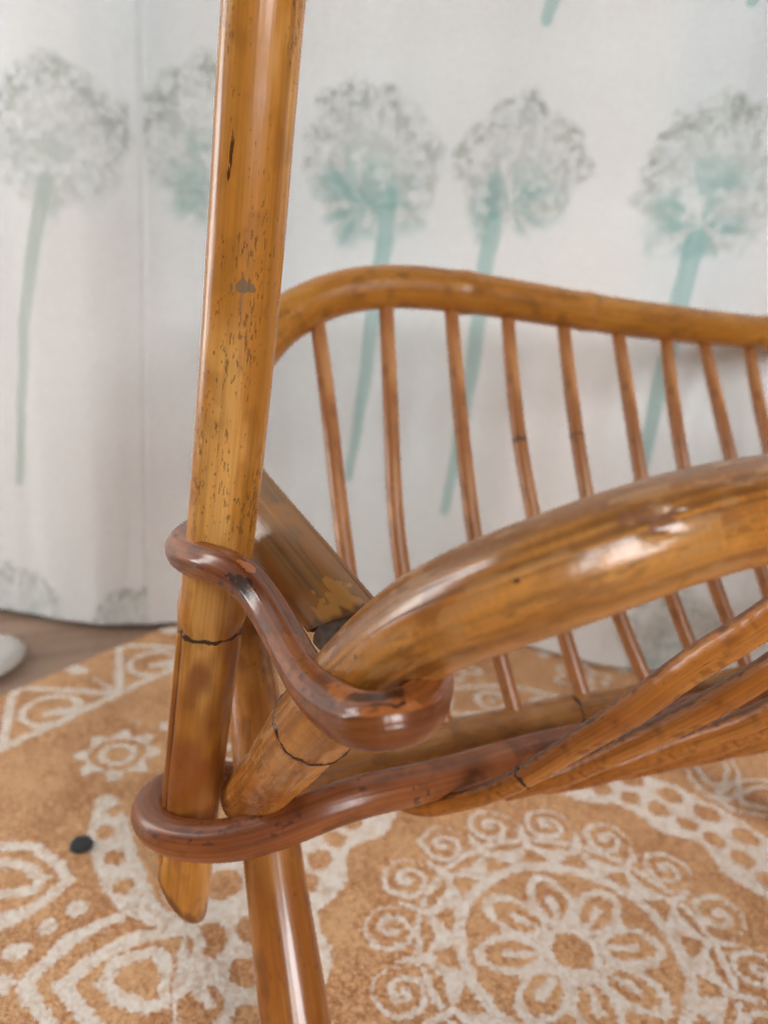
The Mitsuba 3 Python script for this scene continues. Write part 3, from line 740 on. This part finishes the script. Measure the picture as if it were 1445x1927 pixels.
def frame_color(p, n, uv):
    c = cane_color(uv, .080, [.105, .032, .006], [.42, .150, .021], [.55, .245, .055], 33.0, .7, .8, .32)
    # scattered bands of darker and paler stain that run along the cane
    du = uv.x + .02 * (fbm(uv.y * 22, uv.x * 4, 2.0, 2) - .5)
    stain = fbm(du * 14 + 1.5, uv.y * 5, 41.0, 3)
    c = mix(c, [.15, .052, .013], smoothstep(.52, .72, stain) * .4)
    c = mix(c, [.43, .185, .034], smoothstep(.50, .32, stain) * .30)
    db = dr.abs(du - ftop[0])  # then a ragged darker band on the side that faces up
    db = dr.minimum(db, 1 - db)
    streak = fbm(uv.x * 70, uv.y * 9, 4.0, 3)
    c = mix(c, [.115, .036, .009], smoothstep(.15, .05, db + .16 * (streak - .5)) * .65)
    tick = noise(uv.x * 46, uv.y * 1500, 6.0) * smoothstep(.35, .6, noise(uv.x * 18, uv.y * 60, 2.0))
    c = c * (.90 + .20 * tick)
    j = fbm(uv.x * 60, uv.y * 420, 3.0, 2) - .5
    nd = uv.y - fnode + .004 * (fbm(uv.x * 6, 3.0, 2.0, 2) - .5)
    c = mix(c, [.10, .036, .013], smoothstep(.0036, .0004, dr.abs(nd + .0012) + .006 * (fbm(uv.x * 50, uv.y * 300, 8.0, 2) - .4)) * .65)
    c = mix(c, [.20, .082, .042], blob(uv, fs_uv, .030, .0034, j * 3.4) * .75)
    c = mix(c, [.20, .082, .042], blob(uv, (fs_uv[0] - .028, fs_uv[1] - .004), .022, .0026, j * 3.4) * .75)
    for h in h_uv:
        c = mix(c, [.10, .036, .014], blob(uv, h, .008, .0006, j * 1.5))
    scuff = smoothstep(.56, .66, fbm(uv.x * 22, uv.y * 70, 19.0, 3))
    c = mix(c, [.17, .062, .014], scuff * smoothstep(.40, .6, fbm(uv.x * 90, uv.y * 260, 23.0, 2)) * .42)
    wear = smoothstep(.56, .70, fbm(uv.x * 30, uv.y * 150, 17.0, 3))
    return mix(c, [.42, .22, .085], wear * .45)


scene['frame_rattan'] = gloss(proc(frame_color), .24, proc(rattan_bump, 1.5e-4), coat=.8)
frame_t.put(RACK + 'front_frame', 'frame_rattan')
joint_ring(RACK + 'front_frame__joint', frame_t, NODE['front_frame'][0], 8, .0011, .0004)

# rear side frame; its cut end shows beside the post
half = TB['rear_frame']
probe = Tube(half, sides=12)
rnode = [float(probe.S[probe.near(q_)]) for q_ in NODE['rear_frame']]
rear_t = Tube(np.vstack([half, mirror(half)[::-1]]), step=.003, sides=72, rough=.03, seed=9,
              grooves=[((half[1, :3], (.84, -.48, .24)), 8.5, .0026, -.02, .17)], cut=((.36, -.30, .40), None),
              bumps=[(rnode[0], .0007, .004), (rnode[1], .0010, .006), (rnode[0] + .16, .0006, .004), (rnode[1] - .11, .0005, .008)])
crack_u = rear_t.angle((half[1, :3], (.84, -.48, .24))) / (2 * math.pi)
patch_uv = [rear_t.uv_at(MARK[k_]) for k_ in ('rear_patch', 'rear_patch2')]


def rear_color(p, n, uv):
    c = cane_color(uv, .078, [.13, .042, .007], [.35, .130, .014], [.43, .180, .026], 53.0, .5)
    k_ = smoothstep(.20, .13, uv.y)
    old = mix([.12, .056, .020], [.32, .160, .060], fbm(uv.x * 40, uv.y * 18, 3.0, 3))
    old = mix(old, [.28, .110, .024], smoothstep(.45, .58, fbm(uv.x * 9, uv.y * 45, 12.0, 3)) * .8)
    c = mix(c, old, k_)
    j = (fbm(uv.x * 42, uv.y * 330, 3.0, 3) - .5) * 3.2
    for q_ in patch_uv:
        c = mix(c, [.40, .185, .040], blob(uv, q_, .075, .0065, j * 1.2) * .9)
    gap = dr.abs(uv.x - crack_u + .006 * (noise(uv.y * 60, 2.0, 1.0) - .5))
    c = mix(c, [.045, .018, .010], smoothstep(.020, .010, gap) * smoothstep(.18, .16, uv.y) * .85)
    return mix(c, [.08, .03, .015], smoothstep(.0035, .0005, uv.y + .003 * (noise(uv.x * 40, 3.0, 1.0) - .5)) * .8)


scene['rear_cane'] = gloss(proc(rear_color), .33, proc(grain_bump, 3e-4), coat=.35)
rear_t.put(RACK + 'rear_frame', 'rear_cane')
c0, t0 = rear_t.P[0], -rear_t.tan[0]
rr = rear_t.R[0]
rg = []
for f_, h_ in ((.0, .034), (.60, .0335), (.84, .031), (.90, .016), (.93, .003), (.95, .0002)):
    rg.append(c0 + np.array([-.0012, 0, -.0010]) + t0 * (rr * .055 + h_) + f_ * rr * (np.cos(th)[:, None] * rear_t.E1[0] + np.sin(th)[:, None] * rear_t.E2[0]))
V = np.vstack(rg)
F = np.vstack([np.stack([k * 64 + j, (k + 1) * 64 + j, (k + 1) * 64 + (j + 1) % 64, k * 64 + (j + 1) % 64], -1) for k in range(5)])
scene[RACK + 'rear_frame__gap_plug'] = mikit.ply((V, F), 'plug_dark', smooth=40)  # added dark plug that fills the gap past the sawn end and keeps it dark

# base: rail under the rear spindles, legs
half = TB['bottom_rail']
rail_t = Tube(np.vstack([half, mirror(half)[::-1]]), sides=40, rough=.02, seed=11).put(RACK + 'bottom_rail', 'rail_cane')
joint_ring(RACK + 'bottom_rail__joint', rail_t, NODE['bottom_rail'][0], 5, .0018, .0006)
half = TB['leg']
d_ = half[-1, :3] - half[-2, :3]
foot = half[-1, :3] + d_ * ((half[-1, 2] - .004) / -d_[2])
half = np.vstack([half, np.r_[foot, .0142]])
for k_, h_ in enumerate((half, mirror(half))):
    Tube(h_, sides=48, rough=.012, seed=13 + k_).put(RACK + 'leg' + ('_%03d' % k_ if k_ else ''), 'leg_bamboo')
fl = TB['far_leg']
d_ = fl[-1, :3] - fl[-2, :3]
fl = np.vstack([fl, np.r_[fl[-1, :3] + d_ * ((fl[-1, 2] - .004) / -d_[2]), .0135]])
Tube(fl, sides=40, rough=.012, seed=15).put(RACK + 'leg_002', 'leg_bamboo')


# binding canes, darker and redder, with chipped varnish
def cane_mark_fn(chips, seed, k_dark):
    def f(p, n, uv):
        au = uv.x * .042
        c = cane_color(uv, .042, [.055, .014, .005], [.195, .053, .013], [.28, .088, .022], seed, .5)
        c = c * (.74 + .52 * noise(au * 1250, uv.y * 16, seed + 2))
        c = mix(c, [.095, .028, .012], smoothstep(.45, .7, fbm(au * 110, uv.y * 60, seed, 3)) * k_dark)
        fl_ = fbm(au * 420 + seed, uv.y * 330, seed + 4, 3)
        spots = smoothstep(.62, .72, fl_) * smoothstep(.52, .66, fbm(au * 90, uv.y * 50, seed + 6, 2))
        c = mix(c, [.06, .02, .014], spots * .8)
        j_ = (fbm(au * 520, uv.y * 420, seed, 3) - .5) * 3.4
        for q_, ru, rv, col in chips:
            c = mix(c, col, blob(uv, q_, ru, rv, j_ * 1.25) * .9)
        return c
    return f


half = TB['upper_cane']
half = np.vstack([half, half[:1]])
upper_t = Tube(half, step=.0015, sides=80, rough=.06, ridge=.050, seed=17)
CH, DK = [.36, .110, .028], [.026, .010, .007]
chips = [(upper_t.uv_at(MARK['chip1']), .070, .0075, CH), (upper_t.uv_at(MARK['chip2']), .06, .0036, CH), (upper_t.uv_at(MARK['chip3']), .10, .009, [.22, .064, .019]),
         (upper_t.uv_at(MARK['chip4']), .05, .003, CH), (upper_t.uv_at(MARK['dark1']), .06, .0055, DK), (upper_t.uv_at(MARK['dark2']), .06, .007, DK)]
scene['upper_binding'] = gloss(proc(cane_mark_fn(chips, 71.0, .6)), .23, proc(grain_bump, 3e-4), coat=.5)
upper_t.put(RACK + 'binding_cane', 'upper_binding')
Tube(mirror(half), step=.003, sides=40, rough=.045, seed=18).put(RACK + 'binding_cane_001', 'upper_binding')
scene['lower_binding'] = gloss(proc(cane_mark_fn([], 77.0, .2)), .34, proc(grain_bump, 3e-4), coat=.45, coat_gloss=.82)
half = np.vstack([TB['lower_cane'][::-1], TB['lower_cane_front'][1:]])
base_t = Tube(np.vstack([half, mirror(half)[::-1]]), step=.002, sides=80, rough=.03, ridge=.040, seed=19).put(RACK + 'base_cane', 'lower_binding')


def spindle_color(p, n, uv):
    return cane_color(uv, .032, [.15, .048, .014], [.34, .130, .042], [.48, .215, .080], 83.0, .3, 2.0)


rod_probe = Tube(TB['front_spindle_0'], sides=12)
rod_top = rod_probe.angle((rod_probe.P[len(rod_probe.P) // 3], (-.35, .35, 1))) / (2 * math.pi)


def rod_color(p, n, uv):
    au = uv.x * .032
    c = cane_color(uv, .032, [.11, .030, .006], [.37, .122, .017], [.48, .185, .033], 93.0, .5, 1.5)
    scale = smoothstep(.45, .8, noise(au * 330, uv.y * 560, 3.0)) * smoothstep(.50, .70, noise(uv.x * 5, uv.y * 40, 7.0))
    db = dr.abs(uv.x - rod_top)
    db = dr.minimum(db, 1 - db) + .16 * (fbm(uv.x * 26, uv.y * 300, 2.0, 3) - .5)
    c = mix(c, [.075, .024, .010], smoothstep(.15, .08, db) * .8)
    return mix(c, [.15, .042, .009], scale * .5)


def rod_bump(p, n, uv):
    au = uv.x * .032
    return noise(au * 320, uv.y * 430, 3.0) * 2.2e-4 + noise(au * 900, uv.y * 60, 5.0) * .8e-4


scene['spindle_cane'] = gloss(proc(spindle_color), .32, proc(grain_bump, 3e-4), coat=.35)
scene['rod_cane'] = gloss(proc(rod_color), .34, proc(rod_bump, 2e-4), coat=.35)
k_ = 0
for i in range(9):
    h_ = TB['rear_spindle_%d' % i]
    h_ = h_.copy()
    h_[0, :3] += (h_[0, :3] - h_[1, :3]) / np.linalg.norm(h_[0, :3] - h_[1, :3]) * .006
    for q_ in (h_, mirror(h_)):
        key = RACK + 'rear_spindle' + ('_%03d' % k_ if k_ else '')
        t_ = Tube(q_, sides=20, rough=.03, seed=30 + k_).put(key, 'spindle_cane')
        if q_ is h_ and i in (3, 4):
            joint_ring(key + '__joint', t_, NODE['spindles'][i - 3], 20 + i, .0010, .0005)
        k_ += 1
# front spindles: the first three were measured, the rest repeat the third along the frame
k_ = 0
fr = [TB['front_spindle_%d' % i] for i in range(3)]
axis = frame_t.P[(frame_t.P @ L_AX > .12) & (frame_t.P @ L_AX < .75)]
for i in range(8):
    h_ = fr[min(i, 2)].copy()
    if i > 2:
        h_[:, :3] += L_AX * .036 * (i - 2)
    s_top = .205 + .0375 * i
    tp = axis[int(np.argmin(np.abs(axis @ L_AX - s_top)))]
    h_ = np.vstack([np.r_[tp, .0052], h_])
    for q_ in (h_, mirror(h_)):
        key = RACK + 'front_spindle' + ('_%03d' % k_ if k_ else '')
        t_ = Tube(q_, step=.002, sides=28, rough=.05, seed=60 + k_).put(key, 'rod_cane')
        if q_ is h_ and i == 0:
            joint_ring(key + '__joint', t_, NODE['front_spindle'][0], 31, .0009, .0004)
        k_ += 1
